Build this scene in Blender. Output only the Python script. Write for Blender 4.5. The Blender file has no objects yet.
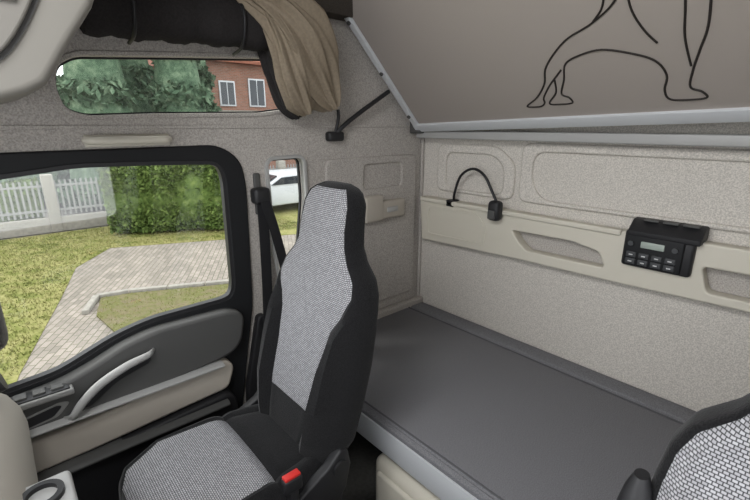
import bpy, bmesh, math, random
from mathutils import Vector, Matrix, noise
random.seed(7)
scene=bpy.context.scene
try:
    scene.view_settings.view_transform='Standard'
    scene.view_settings.look='None'
    scene.view_settings.exposure=0.0
except Exception: pass

# ---------------------------------------------------------------- materials
def s2l(c): 
    return tuple(((v/255)/12.92 if v/255<=.04045 else ((v/255+.055)/1.055)**2.4) for v in c)+(1,)
def base(name):
    m=bpy.data.materials.new(name); m.use_nodes=True
    nt=m.node_tree; b=nt.nodes['Principled BSDF']
    return m,nt,b
def mat(name,col,rough=.6,metal=0,spec=.5,var=0,scale=200,bump=0,bscale=None,sheen=0):
    m,nt,b=base(name); c=s2l(col)
    b.inputs['Roughness'].default_value=rough; b.inputs['Metallic'].default_value=metal
    b.inputs['Specular IOR Level'].default_value=spec
    if sheen: b.inputs['Sheen Weight'].default_value=sheen
    b.inputs['Base Color'].default_value=c
    if var or bump:
        tc=nt.nodes.new('ShaderNodeTexCoord')
        n=nt.nodes.new('ShaderNodeTexNoise'); n.inputs['Scale'].default_value=scale; n.inputs['Detail'].default_value=3
        nt.links.new(tc.outputs['Object'],n.inputs['Vector'])
        if var:
            r=nt.nodes.new('ShaderNodeValToRGB')
            r.color_ramp.elements[0].position=.36; r.color_ramp.elements[1].position=.64
            r.color_ramp.elements[0].color=tuple(max(0,v*(1-var)) for v in c[:3])+(1,)
            r.color_ramp.elements[1].color=tuple(min(1,v*(1+var)) for v in c[:3])+(1,)
            nt.links.new(n.outputs['Fac'],r.inputs['Fac']); nt.links.new(r.outputs['Color'],b.inputs['Base Color'])
        if bump:
            bp=nt.nodes.new('ShaderNodeBump'); bp.inputs['Strength'].default_value=bump; bp.inputs['Distance'].default_value=.004
            if bscale:
                n2=nt.nodes.new('ShaderNodeTexNoise'); n2.inputs['Scale'].default_value=bscale
                nt.links.new(tc.outputs['Object'],n2.inputs['Vector']); nt.links.new(n2.outputs['Fac'],bp.inputs['Height'])
            else: nt.links.new(n.outputs['Fac'],bp.inputs['Height'])
            nt.links.new(bp.outputs['Normal'],b.inputs['Normal'])
    return m
M={}
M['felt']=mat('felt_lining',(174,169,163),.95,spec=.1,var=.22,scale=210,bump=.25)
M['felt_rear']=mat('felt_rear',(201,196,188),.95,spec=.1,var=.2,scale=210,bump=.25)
M['headliner']=mat('headliner_dark',(80,75,70),.95,spec=.1,var=.15,scale=200,bump=.3)
M['beige']=mat('beige_plastic',(205,200,186),.5,spec=.35,bump=.08,scale=500)
M['beige2']=mat('beige_insert',(178,171,160),.7,spec=.25,bump=.1,scale=400)
M['dashb']=mat('dash_plastic',(158,152,142),.6,spec=.3,bump=.1,scale=400)
M['grey_pl']=mat('grey_plastic',(78,78,77),.55,spec=.35,bump=.08,scale=500)
M['midgrey']=mat('mid_grey_plastic',(128,128,126),.45,spec=.4)
M['ltgrey']=mat('light_grey_plastic',(164,164,162),.4,spec=.4)
M['white_pl']=mat('off_white_plastic',(142,139,132),.5,spec=.35)
M['lidgrey']=mat('lid_plastic',(126,123,117),.5,spec=.35)
M['dark']=mat('black_plastic',(34,34,36),.5,spec=.4,bump=.1,scale=500)
M['rubber']=mat('black_rubber',(24,25,27),.6,spec=.3)
M['velour']=mat('black_velour',(27,27,28),.95,spec=.08,var=.35,scale=300,bump=.4,sheen=.12)
M['mattress']=mat('mattress_fabric',(120,120,123),.95,spec=.05,var=.26,scale=330,bump=.3)
M['stitch']=mat('mattress_piping',(84,84,87),.9)
M['taupe']=mat('bunk_underside',(176,168,161),.8,spec=.15,bump=.1,scale=300)
M['alu']=mat('aluminium_trim',(208,211,214),.4,metal=.1)
M['line']=mat('emblem_line',(40,35,32),.7)
M['curtain']=mat('curtain_cloth',(142,130,113),.9,spec=.1,var=.08,scale=90,bump=.2)
M['roll']=mat('blind_fabric',(48,46,46),.9,spec=.1,var=.12,scale=150,bump=.3)
M['belt']=mat('belt_webbing',(34,34,36),.8,spec=.2)
M['red']=mat('red_button',(200,45,40),.4)
M['floor']=mat('floor_mat',(44,43,42),.9,var=.2,scale=60)
M['disp']=mat('lcd_display',(158,168,160),.25)
M['btn']=mat('button_grey',(60,62,64),.5)
M['icon']=mat('button_mark',(200,200,200),.5)

def weave():
    m,nt,b=base('seat_weave')
    uv=nt.nodes.new('ShaderNodeUVMap')
    br=nt.nodes.new('ShaderNodeTexBrick')
    br.inputs['Scale'].default_value=1
    br.inputs['Brick Width'].default_value=.0080; br.inputs['Row Height'].default_value=.0060
    br.inputs['Mortar Size'].default_value=.0013; br.inputs['Mortar Smooth'].default_value=.8
    br.inputs['Color1'].default_value=s2l((172,172,175)); br.inputs['Color2'].default_value=s2l((150,150,153))
    br.inputs['Mortar'].default_value=s2l((56,56,58))
    nt.links.new(uv.outputs['UV'],br.inputs['Vector'])
    nt.links.new(br.outputs['Color'],b.inputs['Base Color'])
    bp=nt.nodes.new('ShaderNodeBump'); bp.inputs['Strength'].default_value=.3; bp.inputs['Distance'].default_value=.001; bp.invert=True
    nt.links.new(br.outputs['Fac'],bp.inputs['Height']); nt.links.new(bp.outputs['Normal'],b.inputs['Normal'])
    b.inputs['Roughness'].default_value=.85; b.inputs['Specular IOR Level'].default_value=.1
    return m
M['weave']=weave()
def glass():
    m=bpy.data.materials.new('window_glass'); m.use_nodes=True; nt=m.node_tree; nt.nodes.clear()
    o=nt.nodes.new('ShaderNodeOutputMaterial'); t=nt.nodes.new('ShaderNodeBsdfTransparent'); g=nt.nodes.new('ShaderNodeBsdfGlossy')
    t.inputs['Color'].default_value=(.97,.98,.97,1); g.inputs['Roughness'].default_value=.02
    mx=nt.nodes.new('ShaderNodeMixShader'); mx.inputs[0].default_value=.05
    nt.links.new(t.outputs[0],mx.inputs[1]); nt.links.new(g.outputs[0],mx.inputs[2]); nt.links.new(mx.outputs[0],o.inputs[0])
    return m
M['glass']=glass()
def ramp_mat(name,cols,scale,rough=.95,detail=6,bump=0,stretch=None):
    m,nt,b=base(name); tc=nt.nodes.new('ShaderNodeTexCoord'); n=nt.nodes.new('ShaderNodeTexNoise')
    n.inputs['Scale'].default_value=scale; n.inputs['Detail'].default_value=detail; n.inputs['Roughness'].default_value=.75
    nt.links.new(tc.outputs['Object'],n.inputs['Vector'])
    r=nt.nodes.new('ShaderNodeValToRGB'); els=r.color_ramp.elements
    k=len(cols)
    while len(els)<k: els.new(.5)
    for i,c in enumerate(cols):
        els[i].position=.3+.4*i/(k-1); els[i].color=s2l(c)
    nt.links.new(n.outputs['Fac'],r.inputs['Fac']); nt.links.new(r.outputs['Color'],b.inputs['Base Color'])
    b.inputs['Roughness'].default_value=rough; b.inputs['Specular IOR Level'].default_value=.1
    return m
M['grass']=ramp_mat('lawn_grass',[(76,80,42),(104,108,58),(132,128,84),(104,110,58)],2.5,detail=14)
M['bed']=ramp_mat('worn_grass',[(84,76,60),(108,100,78),(92,94,56),(124,114,94)],3.5,detail=14)
M['leaf']=ramp_mat('hedge_leaf',[(52,68,34),(82,100,50),(116,130,74)],6)
M['needle']=ramp_mat('conifer_leaf',[(44,60,48),(76,96,76),(120,136,112)],3)
M['bark']=mat('bark',(80,65,50),.9)
def brickmat(name,c1,c2,mo,w,hh,ms,ang=0,plane='XY'):
    m,nt,b=base(name); tc=nt.nodes.new('ShaderNodeTexCoord'); mp=nt.nodes.new('ShaderNodeMapping')
    if plane=='YZ':
        sx=nt.nodes.new('ShaderNodeSeparateXYZ'); cx=nt.nodes.new('ShaderNodeCombineXYZ')
        nt.links.new(tc.outputs['Object'],sx.inputs[0]); nt.links.new(sx.outputs[1],cx.inputs[0]); nt.links.new(sx.outputs[2],cx.inputs[1])
        nt.links.new(cx.outputs[0],mp.inputs[0])
    else: nt.links.new(tc.outputs['Object'],mp.inputs[0])
    mp.inputs['Rotation'].default_value=(0,0,ang)
    br=nt.nodes.new('ShaderNodeTexBrick'); br.inputs['Scale'].default_value=1
    br.inputs['Brick Width'].default_value=w; br.inputs['Row Height'].default_value=hh; br.inputs['Mortar Size'].default_value=ms
    br.inputs['Color1'].default_value=s2l(c1); br.inputs['Color2'].default_value=s2l(c2); br.inputs['Mortar'].default_value=s2l(mo)
    nt.links.new(mp.outputs[0],br.inputs['Vector'])
    n=nt.nodes.new('ShaderNodeTexNoise'); n.inputs['Scale'].default_value=1.2; n.inputs['Detail'].default_value=8
    nt.links.new(tc.outputs['Object'],n.inputs['Vector'])
    mx=nt.nodes.new('ShaderNodeMix'); mx.data_type='RGBA'; mx.blend_type='MULTIPLY'; mx.inputs[0].default_value=.5
    nt.links.new(br.outputs['Color'],mx.inputs[6]); nt.links.new(n.outputs['Fac'],mx.inputs[7])
    gm=nt.nodes.new('ShaderNodeGamma'); gm.inputs[1].default_value=.92
    nt.links.new(mx.outputs[2],gm.inputs[0]); nt.links.new(gm.outputs[0],b.inputs['Base Color'])
    b.inputs['Roughness'].default_value=.95
    return m
M['paver']=brickmat('concrete_pavers',(148,138,128),(122,114,105),(86,84,66),.2,.1,.007,.5)
M['brick']=brickmat('red_brick',(150,96,76),(124,80,62),(130,118,108),.25,.08,.012,plane='YZ')
M['roof']=mat('roof_tile',(120,72,54),.8,var=.2,scale=8)
M['concrete']=mat('concrete',(135,131,123),.9,var=.12,scale=12)
M['fence']=mat('fence_paint',(128,128,127),.6)
M['vwhite']=mat('vehicle_white',(182,185,188),.3)
M['vglass']=mat('vehicle_glass',(36,42,48),.08)
M['asphalt']=mat('asphalt',(104,101,97),.9,var=.1,scale=20)

# ---------------------------------------------------------------- helpers
def empty(name,loc=(0,0,0)):
    e=bpy.data.objects.new(name,None); scene.collection.objects.link(e); e.location=loc; e.empty_display_size=.1; return e
def link(name,me,mats,parent=None,smooth=True):
    o=bpy.data.objects.new(name,me); scene.collection.objects.link(o)
    for m in (mats if isinstance(mats,list) else [mats]): me.materials.append(m)
    if smooth:
        for p in me.polygons: p.use_smooth=True
        try: me.set_sharp_from_angle(angle=math.radians(35))
        except Exception: pass
    if parent: 
        o.parent=parent; o.matrix_parent_inverse=Matrix.Translation(-parent.location)
    return o
def box(name,x0,x1,y0,y1,z0,z1,m,bev=0,parent=None,seg=3,rot=None):
    bm=bmesh.new(); bmesh.ops.create_cube(bm,size=1)
    c=Vector(((x0+x1)/2,(y0+y1)/2,(z0+z1)/2))
    for v in bm.verts: v.co=Vector((v.co.x*(x1-x0),v.co.y*(y1-y0),v.co.z*(z1-z0)))
    if bev: bmesh.ops.bevel(bm,geom=bm.edges[:],offset=bev,segments=seg,profile=.5,affect='EDGES',clamp_overlap=True)
    for v in bm.verts:
        co=v.co
        if rot: co=rot@co
        v.co=co+c
    me=bpy.data.meshes.new(name); bm.to_mesh(me); bm.free()
    return link(name,me,m,parent)
def catmull(pts,n=8,closed=False):
    P=[Vector(p) for p in pts]; out=[]; L=len(P)
    rng=range(L if closed else L-1)
    for i in rng:
        if closed: a,b,c,d=P[(i-1)%L],P[i],P[(i+1)%L],P[(i+2)%L]
        else: a,b,c,d=P[max(i-1,0)],P[i],P[i+1],P[min(i+2,L-1)]
        for k in range(n):
            t=k/n
            out.append(.5*((2*b)+(-a+c)*t+(2*a-5*b+4*c-d)*t*t+(-a+3*b-3*c+d)*t**3))
    if not closed: out.append(P[-1])
    return out
def corners(pts,r=.03,seg=5):
    """round polygon corners with fixed radius"""
    P=[Vector(p) for p in pts]; out=[]; L=len(P)
    for i in range(L):
        a,b,c=P[i-1],P[i],P[(i+1)%L]
        d1=min(r,(a-b).length*.45); d2=min(r,(c-b).length*.45)
        p1=b+(a-b).normalized()*d1; p2=b+(c-b).normalized()*d2
        for k in range(seg+1):
            t=k/seg; out.append((1-t)**2*p1+2*t*(1-t)*b+t*t*p2)
    return out
MS=Matrix(((0,0,1,0),(1,0,0,0),(0,1,0,0),(0,0,0,1)))     # local (y,z,x)
MR=Matrix(((1,0,0,0),(0,0,-1,0),(0,1,0,0),(0,0,0,1)))    # local (x,z,-y)
def plate(name,outer,holes,mtx,depth,off,m,bev=0,parent=None):
    cu=bpy.data.curves.new(name,'CURVE'); cu.dimensions='2D'; cu.fill_mode='BOTH'; cu.extrude=depth/2; 
    if bev: cu.bevel_depth=bev; cu.bevel_resolution=2; cu.offset=-bev
    for loop in [outer]+holes:
        sp=cu.splines.new('POLY'); sp.points.add(len(loop)-1)
        for q,p in zip(sp.points,loop): q.co=(p[0],p[1],0,1)
        sp.use_cyclic_u=True
    o=bpy.data.objects.new(name,cu); scene.collection.objects.link(o)
    bpy.context.view_layer.update()
    dg=bpy.context.evaluated_depsgraph_get()
    me=bpy.data.meshes.new_from_object(o.evaluated_get(dg)); bpy.data.objects.remove(o); bpy.data.curves.remove(cu)
    me.name=name; me.materials.clear()
    me.transform(mtx@Matrix.Translation((0,0,off)))
    return link(name,me,m,parent)
def tube(name,pts,r,m,parent=None,smooth=True,n=6,res=4):
    P=catmull(pts,n) if smooth else [Vector(p) for p in pts]
    cu=bpy.data.curves.new(name,'CURVE'); cu.dimensions='3D'; cu.bevel_depth=r; cu.bevel_resolution=res; cu.use_fill_caps=True
    sp=cu.splines.new('POLY'); sp.points.add(len(P)-1)
    for q,p in zip(sp.points,P): q.co=(p.x,p.y,p.z,1)
    o=bpy.data.objects.new(name,cu); scene.collection.objects.link(o)
    bpy.context.view_layer.update()
    me=bpy.data.meshes.new_from_object(o.evaluated_get(bpy.context.evaluated_depsgraph_get())); bpy.data.objects.remove(o)
    me.materials.clear()
    return link(name,me,m,parent)
def loft(name,rings,mats,parent=None,matfn=None,cap=True):
    bm=bmesh.new(); uvl=bm.loops.layers.uv.new('UVMap'); V=[[bm.verts.new(p) for p in r] for r in rings]
    n=len(rings[0])
    W=[0]
    for i in range(len(rings)-1):
        ca=sum((Vector(p) for p in rings[i]),Vector())/n; cb=sum((Vector(p) for p in rings[i+1]),Vector())/n
        W.append(W[-1]+(cb-ca).length)
    UU=[]
    for r in rings:
        U=[0]*(n+1)
        k0=16 if n>40 else 0
        s=0
        for j in range(n):
            U[j]=s; s+=(Vector(r[(j+1)%n])-Vector(r[j])).length
        U[n]=s; o_=U[min(k0,n)]
        UU.append([u-o_ for u in U])
    for i in range(len(rings)-1):
        for j in range(n):
            f=bm.faces.new((V[i][j],V[i][(j+1)%n],V[i+1][(j+1)%n],V[i+1][j]))
            if matfn: f.material_index=matfn(i,j)
            for lp,(u,w) in zip(f.loops,((UU[i][j],W[i]),(UU[i][j+1],W[i]),(UU[i+1][j+1],W[i+1]),(UU[i+1][j],W[i+1]))): lp[uvl].uv=(u,w)
    if cap:
        f=bm.faces.new(V[0][::-1]); 
        if matfn: f.material_index=matfn(0,-1)
        f=bm.faces.new(V[-1]); 
        if matfn: f.material_index=matfn(len(rings)-1,-1)
    bmesh.ops.recalc_face_normals(bm,faces=bm.faces[:])
    me=bpy.data.meshes.new(name); bm.to_mesh(me); bm.free()
    return link(name,me,mats,parent)
def prism(name,prof,x0,x1,m,parent=None,axis='X',bev=0):
    bm=bmesh.new()
    def co(p,t): return (t,p[0],p[1]) if axis=='X' else (p[0],t,p[1])
    a=[bm.verts.new(co(p,x0)) for p in prof]; b=[bm.verts.new(co(p,x1)) for p in prof]
    n=len(prof)
    for j in range(n): bm.faces.new((a[j],a[(j+1)%n],b[(j+1)%n],b[j]))
    bm.faces.new(a[::-1]); bm.faces.new(b)
    bmesh.ops.recalc_face_normals(bm,faces=bm.faces[:])
    if bev:
        es=[e for e in bm.edges if e.calc_face_angle(0)>.9]
        bmesh.ops.bevel(bm,geom=es,offset=bev,segments=3,profile=.5,affect='EDGES',clamp_overlap=True)
    me=bpy.data.meshes.new(name); bm.to_mesh(me); bm.free()
    return link(name,me,m,parent)

XW=-1.75; YR=1.92; XR=.62; FL=-1.62; CE=.78
# ---------------------------------------------------------------- shell
upwin=[(.20,.12),(.215,.18),(.27,.213),(.60,.24),(1.0,.27),(1.05,.22),(1.05,.07),(.90,.05),(.47,.04),(.27,.03),(.215,.05)]
upwin_r=corners(upwin,.025)
glassW=corners([(-.75,-.16),(.0,-.15),(.21,-.125),(.44,-.13),(.69,-.14),(.715,-.20),(.71,-.69),(.68,-.735),(.36,-.74),(.24,-.765),(.15,-.80),(.05,-.84),(-.12,-.855),(-.75,-.87)],.05)
smallw=corners([(.915,-.15),(1.095,-.145),(1.10,-.34),(1.055,-.66),(.99,-.75),(.95,-.74),(.93,-.60)],.035)
doorO=corners([(-.85,-.09),(.0,-.085),(.70,-.08),(.785,-.14),(.80,-.25),(.785,-.78),(.69,-1.28),(.66,-1.6),(-.85,-1.6)],.05)
plate('wall_left',[(-1.1,-1.62),(YR+.05,-1.62),(YR+.05,CE),(-1.1,CE)],[upwin_r,doorO,smallw],MS,.05,XW-.025,M['felt'])
w1=empty('window_1',(XW,.62,.15))
def grow(P,d):
    c=sum(P,Vector((0,0)))/len(P)
    out=[]
    n=len(P)
    for i in range(n):
        t=(P[(i+1)%n]-P[i-1]); 
        nn=Vector((t.y,-t.x)).normalized() if t.length>0 else Vector((0,0))
        if nn.dot(P[i]-c)<0: nn=-nn
        out.append(P[i]+nn*d)
    return out
V2=lambda P:[Vector((p[0],p[1])) for p in P]
upwin_r=V2(upwin_r); smallw=V2(smallw); glassW=V2(glassW); doorO=V2(doorO)
plate('frame',grow(upwin_r,.016),[grow(upwin_r,.0)],MS,.008,XW+.0,M['felt'],bev=.004,parent=w1)
plate('seal',grow(upwin_r,.003),[grow(upwin_r,-.006)],MS,.012,XW-.04,M['rubber'],parent=w1)
plate('pane',grow(upwin_r,-.004),[],MS,.003,XW-.04,M['glass'],parent=w1)
w2=empty('window_2',(XW,1.0,-.4))
plate('frame',grow(smallw,.016),[grow(smallw,-.0)],MS,.03,XW-.005,M['ltgrey'],bev=.003,parent=w2)
plate('frame_seal',grow(smallw,.002),[grow(smallw,-.007)],MS,.015,XW-.035,M['rubber'],parent=w2)
plate('pane',grow(smallw,-.004),[],MS,.003,XW-.04,M['glass'],parent=w2)
# door
d=empty('door_1',(XW,.0,-1.0))
plate('door_frame',grow(doorO,.004),[glassW],MS,.045,XW-.012,M['rubber'],bev=.006,parent=d)
plate('window_rubber',grow(glassW,.012),[grow(glassW,-.012)],MS,.03,XW+.0,M['dark'],parent=d)
plate('pane',glassW,[],MS,.003,XW-.03,M['glass'],parent=d)
shoulder=corners([(-.85,-.90),(-.12,-.875),(.04,-.86),(.15,-.825),(.24,-.785),(.36,-.76),(.66,-.765),(.725,-.80),(.70,-.93),(.64,-.975),(.10,-1.02),(-.85,-1.05)],.05)
plate('door_shoulder',shoulder,[],MS,.05,XW+.03,M['grey_pl'],bev=.015,parent=d)
ins=corners([(-.85,-1.06),(.10,-1.035),(.62,-.99),(.655,-1.03),(.62,-1.13),(.10,-1.16),(-.85,-1.18)],.03)
plate('door_insert',ins,[],MS,.05,XW+.03,M['beige2'],bev=.012,parent=d)
low=corners([(-.85,-1.19),(.10,-1.17),(.62,-1.14),(.65,-1.2),(.62,-1.58),(-.85,-1.58)],.04)
plate('door_pocket',low,[],MS,.06,XW+.04,M['dark'],bev=.015,parent=d)
prism('armrest',[(XW+.02,-.985),(XW+.085,-.985),(XW+.10,-.992),(XW+.10,-1.000),(XW+.05,-1.01),(XW+.02,-1.01)],-.6,.60,M['ltgrey'],parent=d,axis='Y',bev=.003)
prism('pocket_rim',[(XW+.02,-1.165),(XW+.10,-1.165),(XW+.115,-1.175),(XW+.115,-1.185),(XW+.02,-1.19)],-.6,.60,M['grey_pl'],parent=d,axis='Y',bev=.004)
hx=XW+.10
P=catmull([(XW+.055,.35,-.838),(hx,.315,-.835),(hx+.012,.24,-.845),(hx+.012,.15,-.882),(hx+.010,.09,-.93),(hx,.055,-.975),(XW+.055,.03,-.995)],8)
rings=[]
for i,p in enumerate(P):
    tn=(P[min(i+1,len(P)-1)]-P[max(i-1,0)]).normalized(); up=tn.cross(Vector((1,0,0))).normalized(); k=i/(len(P)-1)
    hw=.009+.007*math.sin(math.pi*k)
    rings.append([p+up*hw*math.cos(a)+Vector((1,0,0))*.011*math.sin(a) for a in [2*math.pi*q/20 for q in range(20)]])
loft('pull_handle',rings,M['ltgrey'],d)
plate('handle_recess_rim',corners([(.055,-.945),(.14,-.868),(.33,-.832),(.35,-.885),(.22,-.925),(.11,-1.0)],.03),[],MS,.008,XW+.058,M['midgrey'],bev=.003,parent=d)
plate('handle_recess',corners([(.07,-.94),(.15,-.875),(.325,-.842),(.335,-.88),(.21,-.915),(.10,-.988)],.03),[],MS,.01,XW+.063,M['dark'],bev=.003,parent=d)
plate('latch_plate',corners([(-.12,-.945),(.03,-.92),(.06,-.93),(.02,-.972),(-.12,-.99)],.015),[],MS,.01,XW+.065,M['midgrey'],bev=.003,parent=d)
plate('latch_recess',corners([(-.10,-.947),(.02,-.928),(.035,-.936),(.005,-.966),(-.10,-.98)],.01),[],MS,.01,XW+.068,M['dark'],bev=.002,parent=d)
box('switch_bezel',XW+.03,XW+.105,-.11,.075,-.890,-.868,M['midgrey'],.006,d)
box('switch_panel',XW+.038,XW+.097,-.10,.065,-.870,-.863,M['dark'],.003,d)
for i in range(3): box('switch_%d'%(i+1),XW+.045,XW+.085,-.085+i*.05,-.05+i*.05,-.866,-.856,M['grey_pl'],.003,d)
plate('wall_rear',[(XW-.05,-1.62),(XR+.05,-1.62),(XR+.05,CE),(XW-.05,CE)],[],MR,.05,-(YR+.025),M['felt_rear'])
plate('wall_right',[(-1.1,-1.62),(YR+.05,-1.62),(YR+.05,CE),(-1.1,CE)],[corners([(-.9,-.8),(.75,-.75),(.75,-.1),(-.9,-.1)],.06)],MS,.05,XR+.025,M['felt'])
box('floor',XW-.05,XR+.05,-1.1,YR+.05,FL-.06,FL,M['floor'])
box('ceiling',XW-.05,XR+.05,-.75,YR+.05,CE,CE+.05,M['headliner'])
box('wall_front',XW-.05,XR+.05,-1.12,-1.06,FL,-.72,M['dark'])
t=empty('trim_1',(-.8,YR,-.2))
plate('stamping_1',corners([(-1.62,-.10),(-1.24,-.10),(-1.13,-.18),(-1.13,-.36),(-1.62,-.36)],.05),[corners([(-1.56,-.145),(-1.26,-.145),(-1.19,-.20),(-1.19,-.34),(-1.56,-.34)],.05)],MR,.010,-YR+.002,M['felt_rear'],bev=.010,parent=t)
plate('stamping_2',corners([(-1.10,-.08),(.55,-.08),(.55,-.36),(-1.10,-.36)],.05),[corners([(-1.04,-.12),(.5,-.12),(.5,-.34),(-.98,-.34),(-1.04,-.26)],.06)],MR,.010,-YR+.002,M['felt_rear'],bev=.010,parent=t)
t2=empty('trim_2',(XW,1.6,-.5))
plate('pillar_panel',corners([(1.22,-.16),(1.86,-.16),(1.86,-1.0),(1.22,-1.0)],.05),[corners([(1.46,-.20),(1.74,-.20),(1.74,-.33),(1.46,-.33)],.03)],MS,.008,XW+.002,M['felt'],bev=.008,parent=t2)
plate('header_ridge',corners([(-.8,.0),(1.86,.0),(1.86,-.012),(-.8,-.015)],.004),[],MS,.002,XW+.002,M['felt'],bev=.003,parent=t2)
tube('trim_3',[(XW+.012,YR-.012,-1.08),(XW+.012,YR-.012,0),(XW+.012,YR-.012,.7)],.010,M['felt'],smooth=False)
pk=empty('wall_pocket',(XW,1.6,-.44))
box('pocket_body',XW,XW+.045,1.44,1.74,-.50,-.40,M['beige2'],.012,pk)
box('pocket_flap',XW,XW+.052,1.44,1.57,-.505,-.365,M['beige2'],.012,pk)
box('pocket_catch',XW+.04,XW+.05,1.60,1.68,-.465,-.435,M['ltgrey'],.004,pk)
box('sill_trim',XW,XW+.05,1.25,YR,-1.16,-1.05,M['felt'],.012,empty('trim_4',(XW,1.6,-1.1)))
g=empty('grab_handle',(XW,.38,-.05))
box('handle_back',XW+.001,XW+.008,.25,.52,-.072,-.032,M['beige'],.003,g)
tube('grip',[(XW+.005,.255,-.05),(XW+.045,.268,-.05),(XW+.055,.31,-.05),(XW+.055,.46,-.05),(XW+.045,.502,-.05),(XW+.005,.515,-.05)],.013,M['beige'],g)
prism('roof_side_shelf',[(XW,.46),(XW+.10,.46),(XW+.22,.56),(XW+.26,.78),(XW,.78)],-.6,1.5,M['headliner'],axis='Y',bev=.01)
# ---------------------------------------------------------------- overhead console
oc=empty('overhead_console',(-1.4,-.1,.3))
prism('console_body',[(-.9,-.02),(.0,.035),(.09,.065),(.125,.085),(.17,.155),(.235,.25),(.28,.36),(.30,.60),(-.9,.60)],-1.58,-1.2,M['white_pl'],oc,bev=.02)
lid=corners([(-.5,.10),(-.02,.10),(.05,.125),(.10,.19),(.15,.29),(.18,.5),(-.5,.5)],.05)
plate('console_lid',lid,[],MS,.015,-1.195,M['lidgrey'],bev=.006,parent=oc)
plate('lid_rim',corners([(-.5,.093),(-.02,.093),(.057,.118),(.11,.19),(.16,.29),(.19,.51),(-.5,.51)],.05),[lid],MS,.006,-1.198,M['grey_pl'],parent=oc)
box('lid_latch',-1.19,-1.17,.04,.10,.235,.26,M['ltgrey'],.006,oc)
# ---------------------------------------------------------------- rolled blind
rb=empty('rolled_window_blind',(XW+.08,.6,.34))
rings=[]
for i in range(41):
    y=.27+.76*i/40; R=.085*(1+.05*math.sin(i*.9)+.03*math.sin(i*2.3))
    if i in(0,40): R*=.55
    if i in(1,39): R*=.9
    ring=[]
    for j in range(28):
        a=2*math.pi*j/28; rr=R*(1+.04*math.sin(3*a+i*.15))
        ring.append((XW+.09+rr*.8*math.cos(a),y,.345+.018*y+rr*math.sin(a)))
    rings.append(ring)
loft('roll',rings,M['roll'],rb)
for yy in (.42,.78):
    tube('strap_%d'%(yy*100),[(XW+.01,yy,.44),(XW+.08,yy,.448),(XW+.15,yy,.41),(XW+.165,yy,.35),(XW+.13,yy,.28),(XW+.05,yy,.26)],.006,M['dark'],rb)
# ---------------------------------------------------------------- curtain
ct=empty('curtain',(XW+.12,1.0,.3))
def cloth(name,path,widths,folds,m,thick=.05,seed=0,parent=None):
    P=catmull(path,8); n=len(P); rings=[]
    for i,p in enumerate(P):
        tt=i/(n-1); k=tt*(len(widths)-1); a=int(min(k,len(widths)-2)); w=widths[a]+(widths[a+1]-widths[a])*(k-a)
        tan=(P[min(i+1,n-1)]-P[max(i-1,0)]).normalized(); side=tan.cross(Vector((1,0,0))).normalized(); out=Vector((1,0,0))
        ring=[]
        N=110
        for j in range(N):
            an=2*math.pi*j/N; f=1+.17*math.sin(folds*an+seed+3*tt)+.10*math.sin((folds*2+1)*an+seed*2-5*tt)
            ring.append(p+side*(w*f*math.cos(an))+out*(thick*f*math.sin(an)))
        rings.append(ring)
    return loft(name,rings,m,parent)
cloth('gathered_top',[(XW+.12,.40,.455),(XW+.12,.62,.475),(XW+.13,.80,.475),(XW+.15,.92,.45)],[.012,.026,.035,.05],5,M['curtain'],.045,1,ct)
cloth('gathered_drape',[(XW+.13,.76,.48),(XW+.16,.90,.43),(XW+.17,1.01,.34),(XW+.14,1.09,.23),(XW+.10,1.16,.13),(XW+.08,1.20,.07)],[.03,.085,.125,.125,.08,.025],8,M['curtain'],.058,0,ct)
cloth('gathered_fold',[(XW+.15,.86,.42),(XW+.17,.92,.32),(XW+.16,.97,.20),(XW+.12,1.03,.10),(XW+.09,1.06,.045)],[.02,.05,.065,.06,.02],6,M['curtain'],.045,2,ct)
cloth('dark_lining',[(XW+.06,.90,.36),(XW+.07,.95,.22),(XW+.06,1.0,.10),(XW+.05,1.05,.035)],[.03,.05,.045,.02],5,M['roll'],.04,2,ct)
# ---------------------------------------------------------------- black stay rod
sl=empty('gas_strut',(XW+.04,1.3,0))
box('strut_bracket',XW,XW+.045,1.225,1.315,-.075,-.03,M['dark'],.012,sl)
tube('strut_tube',[(XW+.03,1.27,-.04),(XW+.05,1.34,.02),(XW+.06,1.50,.115),(XW+.07,1.58,.163)],.011,M['dark'],sl)
tube('strut_rod',[(XW+.03,1.27,-.03),(XW+.035,1.285,.03),(XW+.04,1.28,.07)],.008,M['dark'],sl)
# ---------------------------------------------------------------- folded upper bunk
ub=empty('upper_bunk',(-.6,1.6,.2))
nrm=Vector((0,-.7071,-.7071))
def slab(name,x0,x1,z0,z1,t0,t1,m,bev=.004):
    """slab on the inclined plane y+z=1.79; the bunk hangs slightly out of level"""
    bm=bmesh.new(); vs=[]
    for (x,z) in((x0,z0),(x1,z0),(x1,z1),(x0,z1)):
        z+=.032*(x+1.70)
        for t_ in (t0,t1):
            vs.append(bm.verts.new(Vector((x,1.79-z,z))+nrm*t_))
    F=[(0,2,4,6),(1,3,5,7),(0,1,3,2),(2,3,5,4),(4,5,7,6),(6,7,1,0)]
    for f in F: bm.faces.new([vs[i] for i in f])
    bmesh.ops.recalc_face_normals(bm,faces=bm.faces[:])
    bmesh.ops.bevel(bm,geom=bm.edges[:],offset=bev,segments=2,profile=.5,affect='EDGES')
    me=bpy.data.meshes.new(name); bm.to_mesh(me); bm.free(); return link(name,me,m,ub)
slab('bunk_board',-1.66,.58,-.0,.60,-.06,0,M['taupe'])
slab('edge_rail',-1.70,-1.665,-.005,.60,-.04,.010,M['alu'])
slab('bottom_rail',-1.70,.58,-.03,.006,-.05,.012,M['alu'])
slab('top_rail',-1.70,.58,.595,.615,-.05,.012,M['alu'])
box('hinge_plate',-1.745,-1.66,1.80,1.86,-.045,.03,M['grey_pl'],.008,ub)
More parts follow.
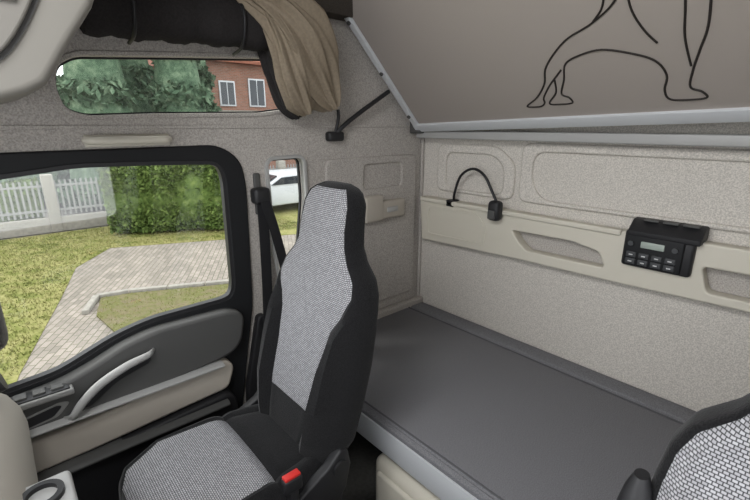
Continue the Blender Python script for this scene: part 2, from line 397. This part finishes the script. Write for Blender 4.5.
for k,zz in enumerate((.05,.25,.45)): tube('rail_bolt_%d'%k,[(-1.683,1.79-zz-.004,zz-.004),(-1.683,1.79-zz-.012,zz-.012)],.010,M['grey_pl'],ub,smooth=False)
box('bunk_hinge_profile',-1.72,.6,1.83,1.919,-.07,-.03,M['ltgrey'],.006,ub)
def pl(x,z): return Vector((x,1.79-z,z))+nrm*.001
for i,c in enumerate([
 [(-.54,.42),(-.58,.35),(-.66,.305),(-.76,.27),(-.85,.205),(-.88,.15),(-.93,.105),(-.985,.075),(-.93,.072),(-.905,.085),(-.90,.105),(-.86,.145),(-.80,.19)],
 [(-.835,.165),(-.845,.12),(-.885,.083),(-.84,.078),(-.795,.082),(-.80,.10),(-.825,.115),(-.80,.16),(-.78,.205),(-.73,.225),(-.65,.235),(-.56,.215),(-.50,.19),(-.475,.15),(-.485,.11),(-.475,.083),(-.43,.078),(-.375,.082),(-.385,.10),(-.415,.115),(-.405,.16),(-.385,.21),(-.365,.26),(-.355,.34),(-.35,.42)],
 [(-.55,.38),(-.545,.32),(-.52,.27),(-.49,.235)],
 [(-.41,.17),(-.42,.24),(-.415,.30),(-.41,.36)],
 [(-.66,.305),(-.62,.34),(-.60,.40)],
 ]):
    tube('lion_emblem_%d'%(i+1),[pl(*q) for q in c],.0036,M['line'],ub,n=6,res=1)
# ---------------------------------------------------------------- wall shelf panel on rear wall
sp=empty('rear_wall_console',(-.6,YR,-.5))
pan=corners([(-1.70,-.40),(-1.05,-.405),(-.72,-.412),(-.30,-.405),(.58,-.405),(.58,-.62),(-.20,-.62),(-.62,-.63),(-1.07,-.635),(-1.40,-.645),(-1.68,-.655)],.02)
h1=corners([(-1.09,-.495),(-.79,-.492),(-.675,-.515),(-.645,-.578),(-1.0,-.582),(-1.05,-.545)],.018)
h2=corners([(-.32,-.492),(.45,-.485),(.45,-.58),(-.29,-.585)],.02)
plate('console_panel',pan,[h1,h2],MR,.045,-YR+.033,M['beige'],bev=.007,parent=sp)
plate('slot_back_1',h1,[],MR,.004,-YR+.004,M['felt'],parent=sp)
plate('slot_back_2',h2,[],MR,.004,-YR+.004,M['felt'],parent=sp)
plate('console_lip',corners([(-1.69,-.40),(-.60,-.405),(-.60,-.428),(-1.69,-.423)],.006),[],MR,.02,-YR+.060,M['beige'],bev=.005,parent=sp)
plate('recess_frame',corners([(-1.66,-.44),(-1.30,-.44),(-1.24,-.50),(-1.24,-.61),(-1.66,-.62)],.03),[corners([(-1.63,-.455),(-1.31,-.455),(-1.26,-.51),(-1.26,-.595),(-1.63,-.605)],.03)],MR,.003,-YR+.063,M['beige'],bev=.002,parent=sp)
# control unit
cu_=empty('bunk_control_unit',(-.5,YR-.09,-.47))
dx=.03
box('housing',-.61+dx,-.375+dx,YR-.085,YR-.04,-.540,-.395,M['dark'],.012,cu_)
prism('housing_top',[(YR-.095,-.415),(YR-.095,-.395),(YR-.05,-.355),(YR-.001,-.35),(YR-.001,-.415)],-.60+dx,-.36+dx,M['dark'],cu_,bev=.006)
for i in range(3): box('vent_%d'%(i+1),-.56+dx+i*.065,-.51+dx+i*.065,YR-.06,YR-.025,-.358,-.350,M['grey_pl'],.002,cu_)
box('face',-.60+dx,-.405+dx,YR-.095,YR-.08,-.533,-.41,M['rubber'],.006,cu_)
box('display',-.545+dx,-.465+dx,YR-.100,YR-.092,-.455,-.43,M['disp'],.003,cu_)
for r_ in range(2):
    for c_ in range(4):
        x=-.59+dx+c_*.044
        box('button_%d%d'%(r_,c_),x,x+.035,YR-.100,YR-.092,-.498-r_*.027,-.476-r_*.027,M['btn'],.003,cu_)
        box('mark_%d%d'%(r_,c_),x+.011,x+.024,YR-.102,YR-.099,-.489-r_*.027,-.485-r_*.027,M['icon'],0,cu_)
for x in (-.578+dx,-.43+dx): tube('knob_%d'%int(-x*1000),[(x,YR-.09,-.442),(x,YR-.106,-.442)],.010,M['btn'],cu_,smooth=False)
# reading lamp
rl=empty('reading_lamp',(-1.35,YR-.05,-.3))
tube('gooseneck',[(-1.475,YR-.03,-.41),(-1.46,YR-.05,-.36),(-1.41,YR-.07,-.26),(-1.33,YR-.08,-.215),(-1.25,YR-.09,-.24),(-1.195,YR-.09,-.32),(-1.17,YR-.09,-.36)],.007,M['dark'],rl)
box('lamp_head',-1.20,-1.135,YR-.125,YR-.07,-.455,-.355,M['dark'],.02,rl)
box('lamp_lens',-1.19,-1.15,YR-.132,YR-.12,-.445,-.40,M['grey_pl'],.006,rl)
box('lamp_base',-1.50,-1.45,YR-.075,YR-.01,-.43,-.395,M['dark'],.008,rl)
# ---------------------------------------------------------------- lower bunk
lb=empty('bunk_bed',(-.6,1.4,-1.2))
box('mattress',XW+.01,XR-.01,.955,1.795,-1.20,-1.085,M['mattress'],.025,lb,4)
box('mattress_bolster',XW+.01,XR-.01,1.80,YR-.003,-1.20,-1.083,M['mattress'],.018,lb,4)
tube('seam_piping',[(XW+.04,1.785,-1.087),(XR-.04,1.785,-1.087)],.004,M['stitch'],lb,smooth=False)
tube('edge_piping',[(XW+.04,.972,-1.088),(XR-.04,.972,-1.088)],.004,M['stitch'],lb,smooth=False)
box('bunk_base',XW+.01,XR-.01,.97,YR-.01,-1.26,-1.20,M['grey_pl'],.004,lb)
prism('front_rail',[(.935,-1.115),(.955,-1.115),(.965,-1.20),(.965,-1.225),(.94,-1.225),(.93,-1.20)],XW+.01,XR-.01,M['alu'],lb)
prism('piping',[(.942,-1.100),(.956,-1.090),(.962,-1.094),(.955,-1.115),(.942,-1.115)],XW+.01,XR-.01,M['mattress'],lb)
ss=empty('storage_box',(-.5,1.3,-1.4))
box('box_body',-1.07,-.15,.93,1.85,FL,-1.265,M['beige'],.04,ss,5)
box('box_front_lid',-1.03,-.19,.915,.95,FL+.04,-1.31,M['beige'],.012,ss)
box('lid_latch',-.66,-.56,.905,.93,-1.38,-1.34,M['dark'],.006,ss)
# ---------------------------------------------------------------- seats
def interp(tab,t):
    for a,b in zip(tab,tab[1:]):
        if t<=b[0]:
            k=(t-a[0])/(b[0]-a[0]); k2=k*k*(3-2*k)
            return [a[i]+(b[i]-a[i])*(k*.5+k2*.5) for i in range(1,len(a))]
    return list(tab[-1][1:])
def sgn(v): return -1 if v<0 else 1
NF=33
def section(w,th,fr,bo,nexp=3.0,backk=.9):
    """closed upholstery section: (lateral, depth) with depth<0 = face side"""
    P=[]
    for i in range(NF):
        u=-1+2*i/(NF-1); a=abs(u)
        if a<=.625: x=a/.625*fr*w
        else: x=fr*w+(w-fr*w)*math.sin((a-.625)/.375*math.pi/2)
        q=min(1,x/w); y=-th/2*(max(0,1-q**nexp))**(1/nexp)
        y-=bo*math.exp(-((q-min(.9,fr+.2))/.15)**2)*(1-q**8)
        y+=.006*math.exp(-((q-fr)/.03)**2)
        P.append((sgn(u)*x,y))
    for i in range(1,24):
        an=math.pi*i/24; c,s_=math.cos(an),math.sin(an)
        P.append((w*sgn(c)*abs(c)**.6,th/2*backk*abs(s_)**.6))
    return P
def isins(j): return 6<=j<26
def seat(name,X,frmin=0,nexp=3.0):
    e=empty(name,(X,.5,-1.3))
    # t : z,yfront,halfwidth,thickness,bolster,insert fraction
    tab=[(0,-1.06,.60,.225,.15,.02,.44),
         (.08,-1.0,.615,.250,.17,.035,.44),
         (.22,-.88,.645,.262,.17,.055,.46),
         (.38,-.75,.685,.262,.165,.058,.50),
         (.52,-.64,.715,.258,.155,.048,.58),
         (.60,-.575,.73,.254,.15,.03,.74),
         (.67,-.52,.745,.246,.145,.02,.86),
         (.72,-.475,.755,.226,.14,.014,.88),
         (.77,-.43,.765,.180,.13,.010,.88),
         (.82,-.385,.775,.150,.125,.008,.88),
         (.88,-.325,.785,.145,.12,.008,.86),
         (.945,-.25,.805,.140,.11,.007,.85),
         (.975,-.215,.82,.120,.095,.005,.83),
         (.992,-.197,.838,.095,.07,.0,.80),
         (1.0,-.188,.855,.065,.04,0,.70)]
    rings=[]; K=80
    for i in range(K+1):
        z,yf,w,th,bo,fr=interp(tab,i/K); fr=max(fr,frmin)
        rings.append([(X+x,yf+th/2+y,z) for x,y in section(w,th,fr,bo if not frmin else bo*.4,nexp)])
    loft('backrest',rings,[M['velour'],M['weave']],e,lambda i,j: 1 if isins(j) and K*.17<i<K-1 else 0)
    tab2=[(0,.11,.15,-1.10,.06,.60),(.03,.118,.195,-1.075,.10,.68),(.09,.145,.23,-1.045,.13,.80),(.3,.25,.248,-1.01,.155,.82),(.6,.42,.25,-1.015,.155,.78),(.85,.56,.24,-1.03,.15,.70),(1,.70,.215,-1.05,.13,.6)]
    rings=[]; K2=50
    for i in range(K2+1):
        t=i/K2; y,w,zt,th,fr=interp(tab2,t)
        dip=.012*math.exp(-((t-.70)/.02)**2)
        rings.append([(X+x,y,zt-th/2-q-(dip if k<NF else 0)) for k,(x,q) in enumerate(section(w,th,fr,.022*min(1,t*3)))])
    loft('cushion',rings,[M['velour'],M['weave']],e,lambda i,j: 1 if isins(j) and 1<i<K2*.70 else 0)
    loft('cushion_pan',[[(X+.235,.18,-1.17),(X+.235,.70,-1.17),(X-.235,.70,-1.17),(X-.235,.18,-1.17)],[(X+.21,.20,-1.26),(X+.21,.70,-1.26),(X-.21,.70,-1.26),(X-.21,.20,-1.26)]],M['dark'],e)
    rings=[]
    for i in range(9):
        r=.0 if i%2 else .022
        z=-1.26-.31*i/8; a=.17+r; b=.22+r
        rings.append([ (X+a*sgn(math.cos(q))*abs(math.cos(q))**.5,.45+b*sgn(math.sin(q))*abs(math.sin(q))**.5,z) for q in [2*math.pi*(k+.5)/32 for k in range(32)]])
    loft('suspension_bellows',rings,M['rubber'],e)
    box('floor_rail',X-.2,X+.2,.22,.70,FL,FL+.06,M['dark'],.01,e)
    for sgx,nm in((1,'inner'),(-1,'outer')):
        xs=X+sgx*.242
        prism('side_shield_'+nm,[(.46,-1.21),(.64,-1.21),(.69,-1.15),(.71,-1.07),(.70,-1.01),(.67,-.995),(.62,-1.04),(.46,-1.11)],xs-.018,xs+.018,M['dark'],e,bev=.008)
        tube('recliner_hub_'+nm,[(xs,.665,-1.06),(xs+sgx*.026,.665,-1.06)],.028,M['dark'],e,smooth=False,res=6)
    tube('recline_lever',[(X+.26,.60,-1.18),(X+.285,.56,-1.17),(X+.285,.48,-1.15)],.009,M['dark'],e)
    box('buckle_stalk',X+.252,X+.272,.475,.505,-1.15,-1.02,M['dark'],.004,e)
    box('buckle',X+.245,X+.275,.46,.52,-1.03,-.98,M['dark'],.008,e)
    box('buckle_button',X+.248,X+.272,.464,.515,-.984,-.973,M['red'],.003,e)
    return e
seat('truck_seat',-1.180)
s2=seat('truck_seat.001',.12,.93,5.0)
rings=[]
for i in range(17):
    t_=i/16; z=-1.0+.425*t_; yc=.70+.07*t_; k=math.sin(math.pi*min(1,max(0,(t_*.97+.015))))**.35
    rings.append([(-.145+.034*k*math.cos(a),yc-.03+.045*k*math.sin(a),z) for a in [2*math.pi*q/24 for q in range(24)]])
loft('armrest',rings,M['dark'],s2)
# ---------------------------------------------------------------- seat belt
sb=empty('seat_belt',(XW+.03,.86,-.6))
def ribbon(name,pts,w,m,parent,axis=Vector((0,1,0)),th=.002):
    P=catmull(pts,8); rings=[]
    for p in P:
        rings.append([p+axis*w/2+Vector((th,0,0)),p-axis*w/2+Vector((th,0,0)),p-axis*w/2-Vector((th,0,0)),p+axis*w/2-Vector((th,0,0))])
    return loft(name,rings,m,parent)
ribbon('webbing',[(XW+.045,.855,-.29),(XW+.05,.85,-.6),(XW+.05,.835,-.95),(XW+.05,.80,-1.45)],.048,M['belt'],sb)
ribbon('webbing_shoulder',[(XW+.055,.86,-.30),(XW+.08,.90,-.5),(XW+.10,.93,-.75),(XW+.11,.92,-1.1),(XW+.10,.84,-1.45)],.045,M['belt'],sb)
box('d_ring_cover',XW,XW+.06,.82,.895,-.33,-.26,M['dark'],.015,sb)
box('height_adjuster',XW,XW+.015,.84,.87,-.38,-.20,M['grey_pl'],.006,sb)
box('retractor_cover',XW,XW+.08,.74,.90,-1.60,-1.36,M['dark'],.02,sb)
plate('pillar_trim',corners([(.80,-.85),(.84,-.85),(.86,-1.2),(.88,-1.6),(.70,-1.6),(.72,-1.2)],.02),[],MS,.03,XW+.012,M['dark'],bev=.008,parent=sb)
# ---------------------------------------------------------------- dashboard
db=empty('dashboard',(-.6,-.5,-.9))
prof=[(-1.05,-.68),(-.45,-.68),(-.22,-.71),(-.13,-.75),(-.09,-.79),(-.068,-.84),(-.06,-.90),(-.065,-1.0),(-.10,-1.25),(-.25,-1.4),(-1.05,-1.4)]
prism('dash_body',prof,-1.60,XR-.02,M['dashb'],db,bev=.012)
prism('dash_top',[(-1.05,-.67),(-.45,-.665),(-.24,-.695),(-.24,-.72),(-1.05,-.72)],-1.59,XR-.03,M['dark'],db)
box('cup_tray',-1.16,-.92,-.12,.010,-.85,-.818,M['ltgrey'],.012,db)
def annulus(name,x,y,z,r0,r1,hh,m):
    rings=[[(x+r*math.cos(a),y+r*math.sin(a),zz) for a in [2*math.pi*k/32 for k in range(32)]] for r,zz in((r1,z-hh),(r1,z),(r0,z),(r0,z-hh*.9))]
    loft(name,rings,m,db)
annulus('cup_holder_1',-1.09,-.05,-.806,.03,.043,.03,M['dark'])
annulus('cup_holder_2',-1.00,-.05,-.806,.03,.043,.03,M['dark'])
tube('air_vent_knob',[(-1.55,-.16,-.735),(-1.55,-.09,-.715)],.034,M['dark'],db,smooth=False,res=6)
mr=empty('door_mirror',(-2.0,-.2,-.55))
box('mirror_housing',-2.08,-1.93,-.40,-.065,-.80,-.28,M['dark'],.05,mr,5)
tube('mirror_arm',[(-1.80,-.45,-.35),(-1.95,-.30,-.32),(-2.0,-.2,-.35)],.018,M['dark'],mr)

# ================================================================ exterior
G=-3.0
box('ground',-60,6,-30,45,G-.3,G-.02,M['asphalt'])
def flat(name,pts,z,m,th=.02):
    bm=bmesh.new(); f=bm.faces.new([bm.verts.new((x,y,z)) for x,y in pts])
    r=bmesh.ops.extrude_face_region(bm,geom=[f]); 
    for v in r['geom']:
        if isinstance(v,bmesh.types.BMVert): v.co.z-=th
    bmesh.ops.recalc_face_normals(bm,faces=bm.faces[:])
    me=bpy.data.meshes.new(name); bm.to_mesh(me); bm.free(); return link(name,me,m,smooth=False)
lawn1=flat('lawn',[(-15.1,-9),(-2.2,-9),(-2.2,-1.5),(-4,-.7),(-6.5,-.2),(-9.05,.5),(-11,1.0),(-12.3,1.9),(-11.2,4.4),(-9.6,8),(-8,14),(-15.1,14)],G+.012,M['grass'],.03)
flat('paver_path',[(-4,-9.1),(-1.6,-9.1),(-1.6,14),(-8.2,14),(-9.7,8),(-11.3,4.4),(-12.4,1.9),(-11.1,.9),(-9.05,.4),(-6.5,-.3),(-4,-.8)],G,M['paver'],.03)
bed=[(-8.6,1.05),(-8.5,1.5),(-7.7,3.2),(-7.0,3.4),(-6.3,2.7),(-6.3,1.4),(-6.9,.95),(-7.8,.85)]
lawn2=flat('lawn.001',bed,G+.03,M['bed'],.05)
pts=[(-8.0,.72),(-8.68,1.0),(-8.58,1.5),(-7.75,3.3),(-6.95,3.5)]
n_=0
for a,b in zip(pts,pts[1:]):
    A_,B_=Vector(a),Vector(b); L=(B_-A_).length; k=max(1,int(L/.5))
    for i in range(k):
        c=A_+(B_-A_)*((i+.5)/k); ang=math.atan2(B_.y-A_.y,B_.x-A_.x); n_+=1
        box('kerb_stone_%d'%n_,c.x-L/k*.48,c.x+L/k*.48,c.y-.05,c.y+.05,G,G+.08,M['concrete'],.01,lawn2,rot=Matrix.Rotation(ang,3,'Z'))
def leaves(name,sampler,n,size,m,parent=None,ext=None):
    vs=[];fs=[]
    for i in range(n):
        p,nr=sampler()
        d1=(Vector((random.gauss(0,1),random.gauss(0,1),random.gauss(0,1)))+nr*.6).normalized()
        d2=d1.cross(Vector((random.gauss(0,1),random.gauss(0,1),random.gauss(0,1)))).normalized()
        s=size*random.uniform(.6,1.4); k=len(vs)
        vs+= [p-d1*s, p+d2*s*.45, p+d1*s, p-d2*s*.45]; fs.append((k,k+1,k+2,k+3))
    me=bpy.data.meshes.new(name); me.from_pydata([tuple(v) for v in vs],[],fs); me.update()
    return link(name,me,m,parent,smooth=False)
def tuft(poly,n):
    xs=[p[0] for p in poly]; ys=[p[1] for p in poly]
    def inside(x,y):
        c=False
        for i in range(len(poly)):
            x1,y1=poly[i]; x2,y2=poly[i-1]
            if (y1>y)!=(y2>y) and x<(x2-x1)*(y-y1)/(y2-y1)+x1: c=not c
        return c
    vs=[];fs=[]
    while len(fs)<n:
        x=random.uniform(min(xs),max(xs)); y=random.uniform(min(ys),max(ys))
        if not inside(x,y): continue
        a=random.uniform(0,6.28); h_=random.uniform(.01,.045); w_=.012; k=len(vs)
        vs+=[(x-w_*math.cos(a),y-w_*math.sin(a),G+.01),(x+w_*math.cos(a),y+w_*math.sin(a),G+.01),(x+random.uniform(-.03,.03),y+random.uniform(-.03,.03),G+.02+h_)]
        fs.append((k,k+1,k+2))
    return vs,fs
for pr,poly,n in ((lawn1,[(-15,-1.6),(-5,-1.2),(-6.5,-.2),(-9.05,.5),(-11,1.0),(-12.3,1.9),(-11.2,4.4),(-11,7),(-15,7)],22000),(lawn2,bed,2500)):
    vs,fs=tuft(poly,n); me=bpy.data.meshes.new('grass_tufts'); me.from_pydata(vs,[],fs); me.update(); link('grass_tufts',me,M['grass'],pr,False)
def blob_hedge(name,a,b,w,z0,z1,n,size):
    e=empty(name,((a[0]+b[0])/2,(a[1]+b[1])/2,z0)); A_=Vector((a[0],a[1],0));B_=Vector((b[0],b[1],0)); dr=(B_-A_).normalized(); sd=Vector((-dr.y,dr.x,0)); H=z1-z0
    rings=[]
    K=30
    for i in range(K+1):
        t_=i/K; c=A_+(B_-A_)*t_; ring=[]
        for j in range(20):
            an=2*math.pi*j/20; cx=sgn(math.cos(an))*abs(math.cos(an))**.6; cz=sgn(math.sin(an))*abs(math.sin(an))**.6
            q=c+sd*cx*w*.42+Vector((0,0,z0+H*.5+cz*H*.44)); q+=Vector((1,1,1))*.07*noise.noise(q*2); q.z=max(q.z,z0+.03); ring.append(q)
        rings.append(ring)
    loft('foliage_core',rings,M['leaf'],e)
    def smp():
        t_=random.random(); an=random.uniform(0,2*math.pi)
        cx=sgn(math.cos(an))*abs(math.cos(an))**.6; cz=sgn(math.sin(an))*abs(math.sin(an))**.6
        c=A_+(B_-A_)*t_; r=random.uniform(.88,1.16)
        q=c+sd*cx*w*.45*r+Vector((0,0,z0+H*.5+cz*H*.47*r)); 
        f=.25*noise.noise(c*1.5+Vector((0,0,an)))
        q+=(sd*cx+Vector((0,0,cz)))*f; q.z=max(q.z,z0+.12)
        return q,(sd*cx+Vector((0,0,cz))).normalized()
    leaves('foliage',smp,n,size,M['leaf'],e)
blob_hedge('hedge',(-14.1,2.45),(-12.2,5.7),1.2,G,-1.0,18000,.065)
blob_hedge('hedge.001',(-17.2,-8),(-17.2,1.0),1.0,G,-1.7,5000,.10)
def conifer(name,x,y,h,r,n):
    e=empty(name,(x,y,G)); tube('trunk',[(x,y,G),(x,y,G+h*.9)],.12,M['bark'],e,smooth=False)
    def smp():
        t_=random.random()**1.3; rr=r*(1-t_)**.8*(.75+.25*math.sin(t_*40))*random.uniform(.7,1.05); an=random.uniform(0,2*math.pi)
        d_=Vector((math.cos(an),math.sin(an),-.3))
        return Vector((x+rr*math.cos(an),y+rr*math.sin(an),G+.3+t_*(h-.3))),d_
    leaves('foliage',smp,n,.16,M['needle'],e)
    rings=[[(x+.72*r*(1-t_)**.8*math.cos(a),y+.72*r*(1-t_)**.8*math.sin(a),G+.3+t_*(h-.35)) for a in [2*math.pi*k/16 for k in range(16)]] for t_ in [q/12 for q in range(12)]]
    loft('foliage_core',rings,M['needle'],e)
for i,(x,y,h,r) in enumerate([(-18.4,3.3,11,1.9),(-18.2,6.0,11,1.7),(-20.6,7.6,9.5,1.3),(-21.5,1.2,12,2.4),(-21.2,4.8,13,2.2)]):
    conifer('conifer_tree' if i==0 else 'conifer_tree.%03d'%i,x,y,h,r,7000)
fe=empty('picket_fence',(-15.4,-2,G))
box('base_wall',-15.5,-15.3,-9,14,G,G+.42,M['concrete'],.01,fe)
bm=bmesh.new()
def addbox(bm,x0,x1,y0,y1,z0,z1):
    r=bmesh.ops.create_cube(bm,size=1)
    for v in r['verts']: v.co=Vector(((x0+x1)/2+v.co.x*(x1-x0),(y0+y1)/2+v.co.y*(y1-y0),(z0+z1)/2+v.co.z*(z1-z0)))
y=-9
while y<14:
    addbox(bm,-15.42,-15.39,y,y+.05,G+.47,G+1.48); y+=.13
addbox(bm,-15.41,-15.37,-9,14,G+.6,G+.66); addbox(bm,-15.41,-15.37,-9,14,G+1.3,G+1.36)
me=bpy.data.meshes.new('pickets'); bm.to_mesh(me); bm.free(); link('pickets',me,M['fence'],fe,False)
for i in range(10): box('post_%d'%i,-15.55,-15.25,-9+i*2.5,-8.72+i*2.5,G,G+1.65,M['concrete'],.02,fe)
ho=empty('brick_house',(-26,12,G))
box('house_wall',-32,-24,8.3,22,G,3.3,M['brick'],0,ho)
prism('house_roof',[(-33,3.2),(-23.5,3.2),(-23.5,3.35),(-28,6.6),(-33,3.35)],7.9,22.5,M['roof'],ho,axis='Y')
box('house_band',-24.05,-23.95,8.3,22,.6,.78,M['concrete'],0,ho)
for k,(y0,y1,z0,z1) in enumerate([(10.0,10.9,1.0,2.3),(11.7,12.7,1.0,2.5),(13.6,14.6,1.0,2.3),(10,11,-1.9,-.5),(12.2,13.4,-1.9,-.5)]):
    box('house_window_frame_%d'%k,-24.04,-23.93,y0,y1,z0,z1,M['vwhite'],.01,ho)
    ym=(y0+y1)/2
    box('house_window_pane_%da'%k,-23.95,-23.91,y0+.08,ym-.03,z0+.08,z1-.08,M['vglass'],0,ho)
    box('house_window_pane_%db'%k,-23.95,-23.91,ym+.03,y1-.08,z0+.08,z1-.08,M['vglass'],0,ho)
vn=empty('parked_van',(-14,8.4,G))
o_=-.9
prism('van_body',[(6.8+o_,G+.30),(6.75+o_,G+.75),(7.0+o_,G+.90),(7.7+o_,G+.98),(8.3+o_,G+1.30),(8.6+o_,G+1.36),(11.4+o_,G+1.36),(11.5+o_,G+1.3),(11.5+o_,G+.30)],-15.0,-13.3,M['vwhite'],vn,bev=.06)
prism('van_side_window',[(7.95+o_,G+1.02),(8.35+o_,G+1.26),(9.2+o_,G+1.28),(9.2+o_,G+1.02)],-13.31,-13.27,M['vglass'],vn)
prism('van_windscreen',[(7.67+o_,G+.99),(8.26+o_,G+1.30),(8.24+o_,G+1.33),(7.64+o_,G+1.01)],-14.9,-13.4,M['vglass'],vn)
for x in (-15.0,-13.38):
    for y_ in (7.5+o_,10.6+o_):
        tube('wheel_%d_%d'%(-x,y_),[(x,y_,G+.34),(x+.2,y_,G+.34)],.31,M['rubber'],vn,smooth=False,res=8)
        tube('hub_%d_%d'%(-x,y_),[(x-.01,y_,G+.34),(x+.215,y_,G+.34)],.17,M['ltgrey'],vn,smooth=False,res=6)

# ---------------------------------------------------------------- lights
w=bpy.data.worlds.new('overcast_sky'); scene.world=w; w.use_nodes=True; nt=w.node_tree
bg=nt.nodes['Background']; bg.inputs['Color'].default_value=(.95,.97,1,1); bg.inputs['Strength'].default_value=3.2
sun=bpy.data.objects.new('sun',bpy.data.lights.new('sun','SUN')); scene.collection.objects.link(sun)
sun.data.energy=2.0; sun.data.angle=math.radians(14); sun.data.color=(1,.97,.92)
sun.rotation_euler=Vector((.35,.55,-.9)).to_track_quat('-Z','Y').to_euler()
dl=bpy.data.objects.new('dome_lamp',bpy.data.lights.new('dome_lamp','AREA')); scene.collection.objects.link(dl)  # added fill light out of view to brighten the cab; no fixture modelled
dl.data.shape='RECTANGLE'; dl.data.size=1.0; dl.data.size_y=.6; dl.data.energy=33; dl.data.color=(.99,.99,1)
dl.location=(-.4,-.1,.76); dl.rotation_euler=(math.radians(28),math.radians(-12),0)

# ---------------------------------------------------------------- camera
cam=bpy.data.objects.new('camera',bpy.data.cameras.new('camera')); scene.collection.objects.link(cam)
cam.data.sensor_width=36; cam.data.lens=429/750*36; cam.data.clip_start=.02; cam.data.clip_end=200
p=math.atan(125/429); h=math.radians(41.5)
cam.rotation_euler=Vector((-math.cos(h)*math.cos(p),math.sin(h)*math.cos(p),-math.sin(p))).to_track_quat('-Z','Y').to_euler()
cam.location=(0,0,0)
scene.camera=cam
